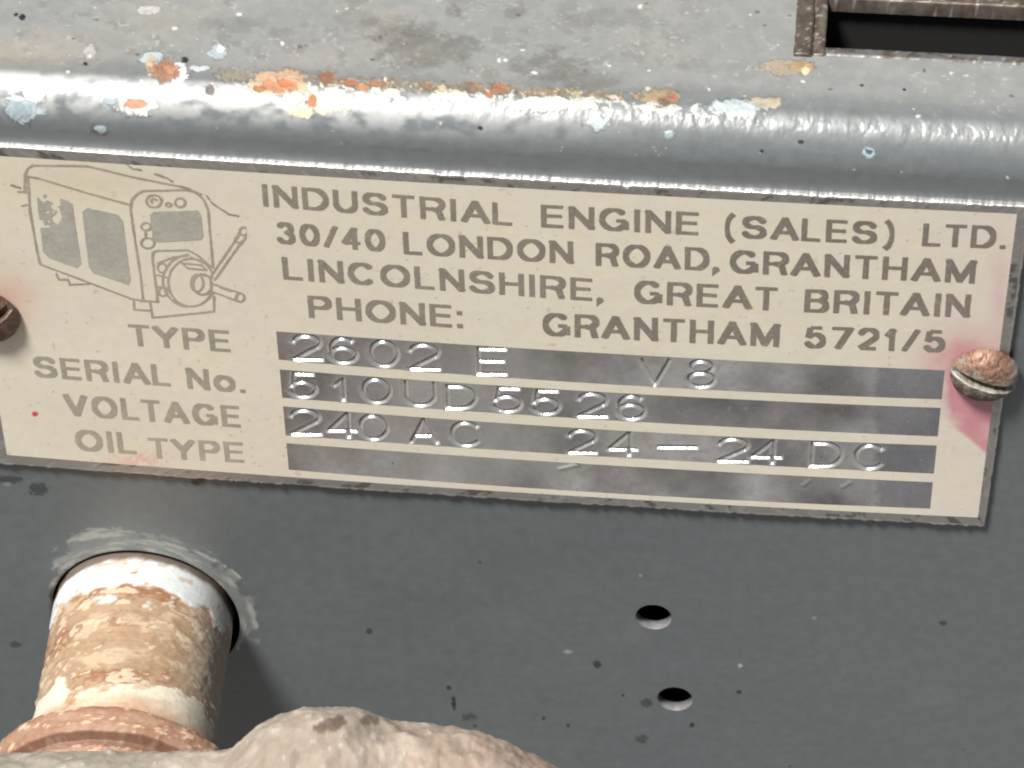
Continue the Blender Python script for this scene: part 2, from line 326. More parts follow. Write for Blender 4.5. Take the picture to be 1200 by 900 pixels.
# ------------------------------------------------------------------ slot frame let into the deck (top right of the photo)
sl = empty('slot_frame', (SX0, SY0, ZT), 'weathered brown metal frame round the long black slot in the top deck', 'slot frame')
def rough_bar(name, x0, x1, y0, y1, z0, z1, colr, parent, b=0.35, amp=0.12, sd=1, hx=0.35):
    """bevelled bar with slightly uneven faces"""
    long_x = (x1 - x0) > (y1 - y0)
    prof = [(0, 0), (0, 1 - b / (z1 - z0)), (b, 1), (None, 1), (None, 1 - b / (z1 - z0)), (None, 0)]
    w = (y1 - y0) if long_x else (x1 - x0)
    pr = [(0, z0), (0, z1 - b), (b * .3, z1 - b * .3), (b, z1)] + [(w * k / 6, z1) for k in range(1, 6) if b < w * k / 6 < w - b] + [(w - b, z1), (w - b * .3, z1 - b * .3), (w, z1 - b), (w, z0)]
    L = (x1 - x0) if long_x else (y1 - y0); n = max(4, int(L / hx))
    t = np.linspace(0, 1, n); pr = np.array(pr)
    W, T = pr[None, :, 0] + 0 * t[:, None], t[:, None] * L + 0 * pr[None, :, 0]
    Z0 = pr[None, :, 1] + 0 * T
    e = (fbm(T * .8, W * 1.2 + Z0, sd, 4) - .5) * 2 * amp
    Wd = W + e * np.where(W > w / 2, 1, -1) * .7; Zd = Z0 + e * (Z0 > z0 + .01)
    VV = np.stack([x0 + T, y0 + Wd, Zd], -1) if long_x else np.stack([x0 + Wd, y0 + T, Zd], -1)
    nn = fbm(T * .6, W + Z0 * .8, sd + 7, 4); n5 = fbm(T * 1.8, W * 2 + Z0, sd + 17, 4)
    cc = np.ones(T.shape + (3,)) * colr
    cc = mixc(cc, (0.10, 0.07, 0.05), ss(.5, .62, nn) * .8); cc = mixc(cc, (.5, .46, .40), ss(.68, .74, n5) * .7)
    k = len(pr); ends = [tuple(range(k)), tuple(range((n - 1) * k, n * k))[::-1]]
    q = gridq(n, k)
    return polys(name, VV.reshape(-1, 3), [tuple(r) for r in q] + ends, m_frame, parent, cc, True)
XE = SX0 + 64
rough_bar('frame_jamb', SX0 - 2.5, SX0 - .05, SY0 - 0.6, SY1 + 4, ZT - .3, ZT + .55, (.13, .105, .085), sl, sd=3, amp=.22)
rough_bar('inner_jamb', SX0, SX0 + 1.7, SY0 - .3, SY1 + 4, ZT - 2, ZT + .30, (.18, .155, .13), sl, sd=5)
rough_bar('frame_rail', SX0 + 1.72, XE, SY0 - .3, SY0 + 1.9, ZT - 2, ZT + .22, (.17, .175, .175), sl, sd=9, b=.7, amp=.05)
rough_bar('frame_rail', SX0 + 1.72, XE, SY1, SY1 + 4, ZT - 2, ZT + .40, (.16, .135, .115), sl, sd=13)
rough_bar('frame_jamb', XE + .05, XE + 2.5, SY0 - .6, SY1 + 4, ZT - .3, ZT + .5, (.2, .16, .12), sl, sd=19)
vv, ff = box(SX0 + 1.0, XE - .1, SY0 + .8, SY1 + 1.2, ZT - 16, ZT - 0.35)
polys('slot_well', vv, [f for i, f in enumerate(ff) if i != 5], m_inner, sl)

# ------------------------------------------------------------------ nameplate
YP = -0.95                              # front face of the plate
plate = empty('nameplate', (float(P(560, 590)[0]), 0, float(P(560, 590)[1])), 'cream enamelled metal nameplate with engine drawing, company lettering and stamped grey fields', 'nameplate')
def curve(pts):
    x, y = zip(*pts); c = np.polyfit(x, y, 2 if len(pts) > 2 else 1); return lambda q: np.polyval(c, q)
vline = lambda p, q: (lambda y: p[0] + (y - p[1]) * (q[0] - p[0]) / (q[1] - p[1]))
top_c = curve([(-80, 166.5), (0, 171.5), (300, 189), (780, 221), (1209, 242)])
bot_c = curve([(-14, 543), (0, 544), (330, 567), (600, 585), (760, 597), (900, 605), (1154, 617)])
lef_l = vline((-80, 167), (-14, 543)); rig_l = vline((1209, 242), (1154, 618))
KR = [curve([(-52, 180), (0, 183), (300, 200), (780, 232), (1192, 250)]),
      curve([(323.7, 388.3), (750, 416.5), (1107, 434)]), curve([(326.2, 421.3), (750, 452.5), (1105, 468)]),
      curve([(328, 433), (750, 462), (1102, 478)]), curve([(330.3, 466), (750, 494.5), (1099, 511.5)]),
      curve([(332.8, 476.3), (750, 506), (1097, 522)]), curve([(335.4, 510), (750, 537.5), (1095, 555)]),
      curve([(337, 519.5), (750, 547.5), (1093, 565.2)]), curve([(340, 550.5), (750, 580), (1090, 596)]),
      curve([(0, 533), (342, 557.5), (760, 588), (1146, 606)])]
KC = [vline((-52, 181), (8, 532)), vline((323.7, 388.3), (338.8, 553)), vline((1107.2, 434), (1090, 596)), vline((1192, 250), (1146, 606))]
def node(rc, cl, a, cl2):
    """photo pixel where row curve rc meets the column line a of the way from cl to cl2"""
    y = rc(600 + 0 * a)
    for _ in range(4):
        x = cl(y) * (1 - a) + cl2(y) * a; y = rc(x)
    return x, y
def patch(r0, r1, c0, c1, nr, nc, Yp, e0=0.0, e1=1.0):
    a = np.linspace(0, 1, nc)
    xa, ya = node(r0, c0, a, c1); xb, yb_ = node(r1, c0, a, c1)
    t = np.linspace(0, 1, nr)[:, None]
    px = xa * (1 - t) + xb * t; py = ya * (1 - t) + yb_ * t
    x, z = P(px, py, Yp)
    return px, py, x, z
# aluminium body: border at plate height, sunk floor under the enamel
NB = 900
a = np.linspace(0, 1, NB)
def jag(x, s, k): return (fbm(x * 1.7, x * 0 + s, s, 4) - .5) * k
strips = []
alu_lin = (0.50, 0.50, 0.50)
def strip(outer, inner, s):
    """outer/inner (n,2) photo pixels along an edge -> bevelled border with the plate's thickness"""
    ox, oz = P(outer[:, 0], outer[:, 1], YP); ix, iz = P(inner[:, 0], inner[:, 1], YP)
    t = np.cumsum(np.hypot(np.gradient(ox), np.gradient(oz)))
    nx = ox - ix; nz_ = oz - iz; ln = np.hypot(nx, nz_); nx /= ln; nz_ /= ln
    j = jag(t, s, .16) - .10 * ss(.62, .66, fbm(t * .5, t * 0, s + 3, 3))
    rows = []; yv = []
    for f, yy in ((1.0, -0.02), (1.0, YP + .18), (.93, YP + .06), (.80, YP + .015)):
        w = ln * 1.0
        off = {1.0: 0, .93: -.12, .80: -.34}[f]
        bur = (.20 if s == 25 else .12) * ss(.40, .62, fbm(t * 1.1, t * 0 + 3.3, s + 21, 4)) if f == .93 else 0
        rows.append(np.stack([ox + nx * (off + j), np.full(len(ox), yy) - bur, oz + nz_ * (off + j)], -1))
    for f in (.7, .5, .3, .12, -.3):
        rows.append(np.stack([ix + nx * ln * f, YP + .01 * (fbm(t * .9, t * 0 + f * 9, s + 8, 3) - .5) + 0 * t, iz + nz_ * ln * f], -1))
    G = np.array(rows); T = np.broadcast_to(t, G.shape[:2]); Rw = np.arange(len(rows))[:, None] + 0 * T
    c = np.ones(G.shape) * np.array((.55, .55, .55))
    nn = fbm(T * .45, Rw * .22, s + 11, 5); n5 = fbm(T * 1.3, Rw * .4, s + 13, 3)
    face = (Rw > 3.5)
    c = np.where(face[..., None], np.array((.44, .435, .42)), c)
    c = mixc(c, (.16, .15, .135), ss(.62, .67, nn) * .8 * face); c = mixc(c, (.62, .61, .58), ss(.58, .70, n5) * .5)
    c = mixc(c, (.72, .72, .72), (Rw < 1.5))
    ro = np.where(face, .5, .38) + 0 * T
    return G, c, ro
n_t = 1100
aa = np.linspace(0, 1, n_t); xt = node(top_c, lef_l, aa, rig_l); xi = node(KR[0], KC[0], aa, KC[3])
xb_ = node(bot_c, lef_l, aa, rig_l); xj = node(KR[9], KC[0], aa, KC[3])
ay = np.linspace(0, 1, 420)
def along(l, c0, c1):
    y0 = c0(l(300.0)); y1 = c1(l(560.0)); yy = y0 + (y1 - y0) * ay; return np.stack([l(yy), yy], -1)
parts = [(np.stack(xt, -1), np.stack(xi, -1), 5, False), (np.stack(xb_, -1), np.stack(xj, -1), 25, True),
         (along(rig_l, top_c, bot_c), along(KC[3], KR[0], KR[9]), 45, False), (along(lef_l, top_c, bot_c), along(KC[0], KR[0], KR[9]), 65, True)]
VV = []; QQ = []; CC = []; RR = []; base = 0
for outp, inp, s, flip in parts:
    G, c, ro = strip(outp, inp, s); q = gridq(G.shape[0], G.shape[1])
    if not flip: q = q[:, ::-1]
    VV.append(G.reshape(-1, 3)); CC.append(c.reshape(-1, 3)); RR.append(ro.ravel()); QQ.append(q + base); base += G.shape[0] * G.shape[1]
quads('plate_border', np.concatenate(VV), np.concatenate(QQ), m_alu, plate, np.concatenate(CC), np.concatenate(RR))
fx, fz = P(np.array([-60, 1196, 1150, -2]), np.array([176, 246, 610, 538]), YP)
polys('plate_core', [(fx[i], y, fz[i]) for y in (-.05, -.55) for i in range(4)], [(4, 5, 6, 7), (0, 3, 2, 1), (0, 1, 5, 4), (1, 2, 6, 5), (2, 3, 7, 6), (3, 0, 4, 7)], m_edge, plate)

# enamel coat: cream sheet with four openings
YE = YP - 0.035
V_, Q_, C_ = [], [], []; base = 0
CREAM = np.array((0.70, 0.655, 0.55))
rs = [0, 1, 2, 3, 4, 5, 6, 7, 8, 9]
NCs = (190, 400, 60); NRs = (110, 18, 6, 18, 6, 18, 6, 18, 6)
for ci in range(3):
    for ri in range(9):
        if ci == 1 and ri in (1, 3, 5, 7): continue
        px, py, x, z = patch(KR[ri], KR[ri + 1], KC[ci], KC[ci + 1], NRs[ri] + 1, NCs[ci] + 1, YE)
        n = fbm(x * .05, z * .07, 201, 4); nf = fbm(x * .4, z * .4, 203, 4); nd = fbm(x * 2.2, z * 2.2, 205, 3)
        c = np.ones(px.shape + (3,)) * CREAM * (0.95 + .10 * n[..., None])
        c = mixc(c, (.74, .66, .48), ss(.5, .7, nf) * .3)
        c = mixc(c, (.64, .56, .40), np.exp(-(((px - 90) / 90) ** 2 + ((py - 215) / 30) ** 2)) * .6)
        c = mixc(c, (.66, .58, .52), ss(1000, 1180, px) * .5)
        pk = np.exp(-(((px - 1130) / 46) ** 2 + ((py - 425) / 34) ** 2)) + 1.0 * ss(1100, 1124, px + (nf - .5) * 14) * ss(425, 450, py) * ss(4, -4, py - 494 - (px - 1112) * .85 + (nf - .5) * 8)
        c = mixc(c, (.58, .25, .29), np.clip(pk * (.9 + .8 * (nf - .5)), 0, .95))
        c = mixc(c, (.62, .42, .42), np.exp(-(((px - 1172) / 12) ** 2 + ((py - 355) / 60) ** 2)) * .6)
        c = mixc(c, (.66, .42, .34), np.exp(-(((px - 6) / 36) ** 2 + ((py - 352) / 34) ** 2)) * (.5 + nf * .5))
        c = mixc(c, (.72, .43, .38), np.exp(-(((px - 165) / 34) ** 2 + ((py - 539) / 10) ** 2)) * .9 * ss(.35, .6, nd))
        c = mixc(c, (.62, .04, .05), ss(4.6, 3.2, np.hypot(px - 41, (py - 485) * 1.3)))
        nq = fbm(x * 1.1, z * 1.1, 207, 3); c = mixc(c, (.45, .38, .26), ss(.79, .84, nq) * .5)
        c = mixc(c, (.26, .23, .19), ss(.86, .89, nd) * .7)
        V_.append(np.stack([x, np.full_like(x, YE) + (nf - .5) * .02, z], -1).reshape(-1, 3)); C_.append(c.reshape(-1, 3)); Q_.append(gridq(*px.shape)[:, ::-1] * 1 + base); base += px.size
quads('enamel_coat', np.concatenate(V_), np.concatenate(Q_), m_cream, plate, np.concatenate(C_))

# ---------------- stroke alphabet (centre lines in a unit box)
def ell(cx, cy, rx, ry, a0, a1, n=26):
    t = np.radians(np.linspace(a0, a1, n)); return [(cx + rx * math.cos(k), cy + ry * math.sin(k)) for k in t]
bowlP = [(0, 1), (.6, 1)] + ell(.6, .735, .4, .265, 90, -90, 16) + [(.6, .47), (0, .47)]
GL = {
 'A': [[(0, 0), (.5, 1)], [(1, 0), (.5, 1)], [(.19, .30), (.81, .30)]],
 'B': [[(0, 0), (0, 1)], [(0, 1), (.6, 1)] + ell(.6, .765, .34, .235, 90, -90, 14) + [(0, .53)], [(0, .53), (.6, .53)] + ell(.62, .265, .38, .265, 90, -90, 14) + [(0, 0)]],
 'C': [ell(.5, .5, .5, .5, 42, 318, 36)],
 'D': [[(0, 0), (0, 1)], [(0, 1), (.45, 1)] + ell(.45, .5, .55, .5, 90, -90, 24) + [(0, 0)]],
 'E': [[(0, 0), (0, 1)], [(0, 1), (1, 1)], [(0, .52), (.92, .52)], [(0, 0), (1, 0)]],
 'G': [ell(.5, .5, .5, .5, 42, 335, 36), [(.58, .45), (1, .45)], [(1, .45), (1, 0)]],
 'H': [[(0, 0), (0, 1)], [(1, 0), (1, 1)], [(0, .52), (1, .52)]],
 'I': [[(.5, 0), (.5, 1)]],
 'L': [[(0, 0), (0, 1)], [(0, 0), (1, 0)]],
 'M': [[(0, 0), (0, 1)], [(1, 0), (1, 1)], [(0, 1), (.5, .05)], [(1, 1), (.5, .05)]],
 'N': [[(0, 0), (0, 1)], [(1, 0), (1, 1)], [(0, 1), (1, 0)]],
 'O': [ell(.5, .5, .5, .5, 0, 360, 44)],
 'P': [[(0, 0), (0, 1)], bowlP],
 'R': [[(0, 0), (0, 1)], bowlP, [(.5, .47), (.80, .40), (.93, .0)]],
 'S': [ell(.5, .755, .46, .245, 12, 255, 24) + ell(.5, .262, .5, .262, 75, -168, 26)],
 'T': [[(0, 1), (1, 1)], [(.5, 0), (.5, 1)]],
 'U': [[(0, 1), (0, .38)] + ell(.5, .38, .5, .38, 180, 360, 24) + [(1, .38), (1, 1)]],
 'V': [[(0, 1), (.5, 0)], [(1, 1), (.5, 0)]],
 'Y': [[(0, 1), (.5, .44)], [(1, 1), (.5, .44)], [(.5, .5), (.5, 0)]],
 'o': [ell(.5, .36, .5, .36, 0, 360, 36)],
 '0': [ell(.5, .5, .5, .5, 0, 360, 40)],
 '1': [[(.62, 0), (.62, 1)], [(.62, .98), (.10, .72)]],
 '2': [ell(.5, .70, .48, .30, 168, -32, 24) + [(0, 0)], [(0, 0), (1, 0)]],
 '3': [ell(.47, .755, .43, .245, 160, -90, 22) , ell(.47, .265, .50, .265, 90, -165, 24)],
 '4': [[(.74, 0), (.74, 1)], [(.74, 1), (0, .26)], [(0, .26), (1, .26)]],
 '5': [[(.16, 1), (.90, 1)], [(.16, 1), (.06, .48)], ell(.48, .325, .50, .325, 142, -160, 28)],
 '6': [ell(.5, .31, .5, .31, 0, 360, 32), ell(.52, .5, .52, .5, 50, 190, 22)],
 '7': [[(0, 1), (1, 1)], [(1, 1), (.30, 0)]],
 '8': [ell(.5, .765, .42, .235, 0, 360, 30), ell(.5, .268, .5, .268, 0, 360, 32)],
 '/': [[(0, 0), (1, 1)]],
 '(': [ell(1, .42, 1, .72, 112, 248, 20)], ')': [ell(0, .42, 1, .72, 68, -68, 20)],
 '.': [[(.5, -.02), (.5, .02)]], ',': [[(.5, -.02), (.5, .02)], [(.5, 0), (.32, -.2)]], ':': [[(.5, 0.0), (.5, .04)], [(.5, .58), (.5, .62)]],
 '-': [[(0, .5), (1, .5)]]}
GW = dict(A=.92, B=.80, C=.90, D=.86, E=.72, G=.92, H=.80, I=.22, L=.66, M=.96, N=.80, O=.95, P=.76, R=.82, S=.82, T=.76, U=.80, V=.88, Y=.86, o=.76)
GW.update({k: .68 for k in '0234578'}); GW.update({'0': .72, '1': .44, '6': .68, '/': .50, '(': .42, ')': .42, '.': .20, ',': .22, ':': .20})
BOXCLIP = set('AEHIKLMNTVYBDPRU0123456789CGOS/')

def sdf_lines(X_, Z_, lines, hw, ext, clip=None, butt=True):
    """distance to a set of polylines minus half width hw(dir); flat ends, round inner joints"""
    f = np.full(X_.shape, 9.0)
    for ln in lines:
        ln = [np.array(p, float) for p in ln]; closed = np.hypot(*(ln[0] - ln[-1])) < 1e-6
        for i in range(len(ln) - 1):
            p, q = ln[i].copy(), ln[i + 1].copy(); d = q - p; L = math.hypot(*d)
            if L < 1e-9: continue
            d /= L
            if butt and not closed:
                if i == 0: p = p - d * ext
                if i == len(ln) - 2: q = q + d * ext
                L = math.hypot(*(q - p))
            h = hw[0] * abs(d[1]) + hw[1] * abs(d[0]) if not isinstance(hw, float) else hw
            u = (X_ - p[0]) * d[0] + (Z_ - p[1]) * d[1]; v = np.abs(-(X_ - p[0]) * d[1] + (Z_ - p[1]) * d[0])
            f = np.minimum(f, np.maximum(v - h, np.maximum(-u, u - L)))
            if i > 0 or closed or not butt: f = np.minimum(f, np.hypot(X_ - p[0], Z_ - p[1]) - h)
            if not butt and i == len(ln) - 2: f = np.minimum(f, np.hypot(X_ - q[0], Z_ - q[1]) - h)
    if clip is not None: f = np.maximum(f, np.maximum(clip[0] - Z_, Z_ - clip[1]))
    return f
def contour(xg, zg, f):
    """cells of a grid where f < 0, mixed cells clipped along the zero line (no overlaps) -> verts, faces"""
    nz_, nx_ = f.shape; ins = f < 0
    cnt = ins[:-1, :-1].astype(int) + ins[1:, :-1] + ins[:-1, 1:] + ins[1:, 1:]
    V, Fc = [], []
    XX, ZZ = np.meshgrid(xg, zg)
    for r, c in zip(*np.nonzero(cnt == 4)):
        b = len(V); V += [(XX[r, c], ZZ[r, c]), (XX[r, c + 1], ZZ[r, c + 1]), (XX[r + 1, c + 1], ZZ[r + 1, c + 1]), (XX[r + 1, c], ZZ[r + 1, c])]; Fc.append((b, b + 1, b + 2, b + 3))
    for r, c in zip(*np.nonzero((cnt > 0) & (cnt < 4))):
        cs = [(r, c), (r, c + 1), (r + 1, c + 1), (r + 1, c)]; poly = []
        for k in range(4):
            (a, b_), (e, g_) = cs[k], cs[(k + 1) % 4]; fa, fb = f[a, b_], f[e, g_]
            if fa < 0: poly.append((XX[a, b_], ZZ[a, b_]))
            if (fa < 0) != (fb < 0):
                t = fa / (fa - fb); poly.append((XX[a, b_] + (XX[e, g_] - XX[a, b_]) * t, ZZ[a, b_] + (ZZ[e, g_] - ZZ[a, b_]) * t))
        if len(poly) >= 3:
            b = len(V); V += poly; Fc.append(tuple(range(b, b + len(poly))))
    return V, Fc
YL = YE - 0.03
DARK = np.array((0.205, 0.182, 0.152)); FADE = np.array((0.40, 0.375, 0.30))
def word(text, x0, y0, x1, y1, cap, tone, sd, name='lettering'):
    """x0..x1 = ink extent of the word in the photo, y0/y1 its baseline there, cap = capital height in pixels"""
    y0 += .9; y1 += .9
    ax, az = map(float, P(x0, y0, YL)); bx, bz = map(float, P(x1, y1, YL))
    mx, my = (x0 + x1) / 2, (y0 + y1) / 2; cap *= 1.055
    Hc = float(P(mx - cap * .08, my - cap, YL)[1] - P(mx, my, YL)[1])
    gap = .145; wsum = 0; pos = []
    for i, ch in enumerate(text):
        w = GW[ch]; k = gap * (.6 if (ch in 'AVYTL' and i and text[i - 1] in 'AVYTLR') else 1)
        if i: wsum += k
        pos.append((ch, wsum, w)); wsum += w
    L = bx - ax; sx = L / wsum
    allV, allF = [], []
    for ch, p0, w in pos:
        W = w * sx; tv, thh = (.190 if ch not in '()/' else .15) * Hc, .150 * Hc
        lines = [[(tv / 2 + u * (W - tv), thh / 2 + v * (Hc - thh)) for u, v in ln] for ln in GL[ch]]
        if ch in '.,:':
            lines = [[(tv / 2 + (u - .5) * Hc, thh / 2 + v * Hc) for u, v in ln] for ln in GL[ch]]
        if ch == 'I': lines = [[(W / 2, 0), (W / 2, Hc)]]
        lo = -.35 * Hc if ch in ',()' else -.06; hi = Hc * (1.15 if ch in '()' else 1) + .06
        h = 0.08
        xg = np.arange(-.12, W + .12 + h, h); zg = np.arange(lo, hi + h, h); XX, ZZ = np.meshgrid(xg, zg)
        f = sdf_lines(XX, ZZ, lines, (tv / 2, thh / 2), thh / 2 if ch not in 'CGSO0263589' else 0.0, None if ch in ',()' else (0, Hc))
        gx = ax + p0 * sx
        f = f + (fbm((XX + gx) * 1.2, (ZZ + az) * 1.2 + y0, sd, 3) - .5) * .09
        V, Fc = contour(xg, zg, f); b = len(allV)
        for vx, vz in V:
            X0 = gx + vx; allV.append((X0, YL, az + (bz - az) * (X0 - ax) / L + vz))
        allF += [tuple(k + b for k in fc) for fc in Fc]
    A = np.array(allV); n = fbm(A[:, 0] * .5, A[:, 2] * .5, sd + 5, 4); n2_ = fbm(A[:, 0] * 2.5, A[:, 2] * 2.5, sd + 6, 3)
    c = np.ones((len(A), 3)) * (DARK * (1 - tone) + FADE * tone) * (.85 + .3 * n[:, None]); c = mixc(c, CREAM * .8, ss(.68, .78, n2_) * .25)
    # back to front winding (facing -y)
    polys(name, A, allF, m_print, plate, c)
WORDS = [('INDUSTRIAL', 308, 241, 601, 264, 25, .25), ('ENGINE', 634, 265.5, 819, 275, 25.5, .12), ('(SALES)', 849, 277.5, 1047, 286.5, 25.5, 0), ('LTD.', 1080, 287.5, 1178, 291, 25.5, 0),
 ('30/40', 325, 284.5, 452, 294.5, 24.5, .25), ('LONDON', 473, 297, 672, 308.5, 25, .18), ('ROAD,', 698, 310.5, 843, 317, 25.5, .1), ('GRANTHAM', 855, 319, 1142, 331.5, 26, 0),
 ('LINCOLNSHIRE,', 332, 326.5, 708, 353, 25, .25), ('GREAT', 743, 354.5, 911, 363.5, 26, .12), ('BRITAIN', 942, 365, 1136, 371.5, 26, .05),
 ('PHONE:', 362, 371.5, 543, 384, 25, .3), ('GRANTHAM', 636, 392.5, 913, 406, 26, .12), ('5721/5', 942, 407, 1107, 412.5, 25, .05),
 ('TYPE', 152, 404, 271, 412, 24, .6), ('SERIAL', 41, 441, 201, 452, 23.5, .75), ('No.', 220, 454.5, 288, 460, 23.5, .65), ('VOLTAGE', 77, 486, 283, 500.5, 24, .75), ('OIL', 90, 527, 161, 531.5, 23.5, .85), ('TYPE', 175, 535.5, 287, 541.5, 22.5, .9)]
for i, (t, x0, y0, x1, y1, cap, tone) in enumerate(WORDS): word(t, x0, y0, x1, y1, cap, tone, 400 + i)

# ---------------- line drawing of the engine set (traced on a 3.636x enlargement whose corner is pixel 0,160)
def zz(pts): return [(x / 3.636, 160 + y / 3.636) for x, y in pts]
def zell(cx, cy, rx, ry, a0=0, a1=360, n=30): return [(cx + rx * math.cos(math.radians(t)), cy - ry * math.sin(math.radians(t))) for t in np.linspace(a0, a1, n)]
D_LINES = [
 [(105, 240), (106, 165), (118, 138), (140, 124), (370, 126), (560, 172), (800, 220)],
 [(118, 170), (160, 178), (350, 235), (530, 285), (555, 292)], [(118, 170), (128, 320), (160, 500), (172, 545), (340, 608), (560, 692), (610, 700)],
 [(610, 700), (600, 600), (575, 440), (556, 310), (562, 270), (585, 245), (610, 232), (790, 228), (825, 236), (850, 252), (870, 272), (886, 310), (908, 560)],
 [(610, 700), (672, 705)], [(672, 705), (650, 520), (652, 495), (670, 487), (800, 485), (840, 505), (905, 560)],
 [(570, 700), (572, 738), (640, 742)], [(640, 712), (650, 772), (912, 746), (912, 680)],
 [(240, 585), (250, 610), (290, 610), (298, 632), (380, 628)],
 [(795, 222), (860, 248)], [(78, 236), (120, 236)], [(92, 296), (120, 290)],
 zell(656, 276, 32, 26), zell(768, 282, 22, 19), zell(718, 291, 11, 8), zell(656, 276, 12, 10, 30, 230, 10),
 zell(622, 384, 20, 16), zell(630, 455, 28, 22), [(620, 400), (622, 432)],
 zell(815, 622, 98, 102, 60, 335, 30), zell(812, 615, 118, 112, 95, 262, 26), zell(840, 625, 26, 36, 60, 400), zell(862, 630, 40, 44), [(862, 590), (905, 600)], [(880, 672), (915, 668)],
 [(775, 540), (860, 548), (880, 570), (800, 562), (775, 540)], zell(690, 560, 18, 20), zell(694, 662, 18, 18), [(670, 590), (710, 600)], [(668, 640), (706, 645)], [(672, 540), (740, 515), (800, 508)],
 [(815, 515), (880, 545), (905, 580)],
 [(896, 600), (1010, 432)], [(915, 612), (1032, 445)], zell(1038, 404, 17, 17), [(1005, 430), (1000, 446), (1028, 458), (1040, 440)], [(1022, 400), (1012, 430)], [(1053, 412), (1040, 442)],
 [(905, 628), (1025, 668)], [(900, 660), (1015, 702)], zell(1024, 686, 17, 18), [(940, 645), (985, 660)], [(896, 600), (900, 660)]]
D_FILL = [[(160, 262), (190, 250), (285, 275), (305, 290), (318, 380), (342, 540), (325, 556), (210, 515), (186, 490), (172, 360)],
 [(355, 320), (375, 308), (500, 335), (520, 360), (535, 480), (552, 610), (545, 628), (400, 580), (382, 555), (368, 440)],
 [(642, 335), (660, 324), (840, 318), (852, 330), (862, 425), (852, 438), (672, 448), (655, 440)]]
ox, oz = map(float, P(0, 400, YL))
def to_mm(pts): q = np.array(zz(pts)); x, z = P(q[:, 0], q[:, 1], YL); return [(float(a), float(b)) for a, b in zip(x, z)]
mmL = [to_mm(l) for l in D_LINES]
xg = np.arange(float(P(18, 300, YL)[0]), float(P(292, 300, YL)[0]), .12); zg = np.arange(float(P(100, 378, YL)[1]), float(P(100, 186, YL)[1]), .12)
XX, ZZ = np.meshgrid(xg, zg)
f = np.full(XX.shape, 9.0)
for l in mmL:
    for i in range(len(l) - 1):
        (x0, z0), (x1, z1) = l[i], l[i + 1]; e = .6
        cxm = (xg > min(x0, x1) - e) & (xg < max(x0, x1) + e); czm = (zg > min(z0, z1) - e) & (zg < max(z0, z1) + e)
        ix = np.ix_(czm, cxm); f[ix] = np.minimum(f[ix], sdf_lines(XX[ix], ZZ[ix], [[l[i], l[i + 1]]], 0.185, 0, butt=False))
f += (fbm(XX * 1.4, ZZ * 1.4, 501, 4) - .5) * .17
V, Fc = contour(xg, zg, f); A = np.array([(x, YL, z) for x, z in V])
polys('engine_drawing', A, Fc, m_print, plate, np.ones((len(A), 3)) * np.array((.36, .33, .26)) * (.8 + .4 * fbm(A[:, 0] * .4, A[:, 2] * .4, 503)[:, None]))
def inpoly(x, z, poly):
    r = np.zeros(x.shape, bool); j = len(poly) - 1
    for i in range(len(poly)):
        (xi, zi), (xj, zj) = poly[i], poly[j]
        c = ((zi > z) != (zj > z)) & (x < (xj - xi) * (z - zi) / (zj - zi + 1e-12) + xi); r ^= c; j = i
    return r
YW = YL - .012
for k, fp in enumerate(D_FILL):
    mp = to_mm(fp); ax_ = np.array(mp); xg2 = np.arange(ax_[:, 0].min() - .3, ax_[:, 0].max() + .3, .12); zg2 = np.arange(ax_[:, 1].min() - .3, ax_[:, 1].max() + .3, .12)
    X2, Z2 = np.meshgrid(xg2, zg2); d = sdf_lines(X2, Z2, [mp + [mp[0]]], 0.0, 0, butt=False); sg = np.where(inpoly(X2, Z2, mp), -np.abs(d), np.abs(d)) - .12
    n = fbm(X2 * .9, Z2 * .9, 511 + k, 4); sg = sg + (fbm(X2 * 2, Z2 * 2, 520, 3) - .5) * .15
    if k == 0: sg = np.maximum(sg, ss(.45, .5, n) * ss(ax_[:, 1].max() - 7.5, ax_[:, 1].max() - 3, Z2) * ss(ax_[:, 0].min() + 5, ax_[:, 0].min(), X2) - .25)
    V, Fc = contour(xg2, zg2, sg); A = np.array([(x, YW, z) for x, z in V])
    nn = fbm(A[:, 0] * .5, A[:, 2] * .5, 530, 4)
    polys('drawn_window', A, Fc, m_print, plate, np.ones((len(A), 3)) * np.array((.40, .385, .34)) * (.85 + .3 * nn[:, None]))
# scratches through the enamel
SCR = [[(540, 118), (565, 138), (600, 142)], [(660, 160), (700, 172), (735, 190)], [(880, 252), (905, 285), (940, 308), (975, 330), (1015, 338)], [(45, 205), (85, 218)], [(770, 212), (810, 224)]]
mmS = [to_mm(l) for l in SCR]
xs_ = np.arange(float(P(5, 250, YL)[0]), float(P(290, 250, YL)[0]), .1); zs_ = np.arange(float(P(100, 260, YL)[1]), float(P(100, 186, YL)[1]), .1); XX, ZZ = np.meshgrid(xs_, zs_)
f = sdf_lines(XX, ZZ, mmS, .13, 0, butt=False) + (fbm(XX * 1.6, ZZ * 1.6, 541, 3) - .5) * .35
V, Fc = contour(xs_, zs_, f); A = np.array([(x, YW - .012, z) for x, z in V])
polys('scratch', A, Fc, m_print, plate, np.ones((len(A), 3)) * np.array((.30, .27, .22)))

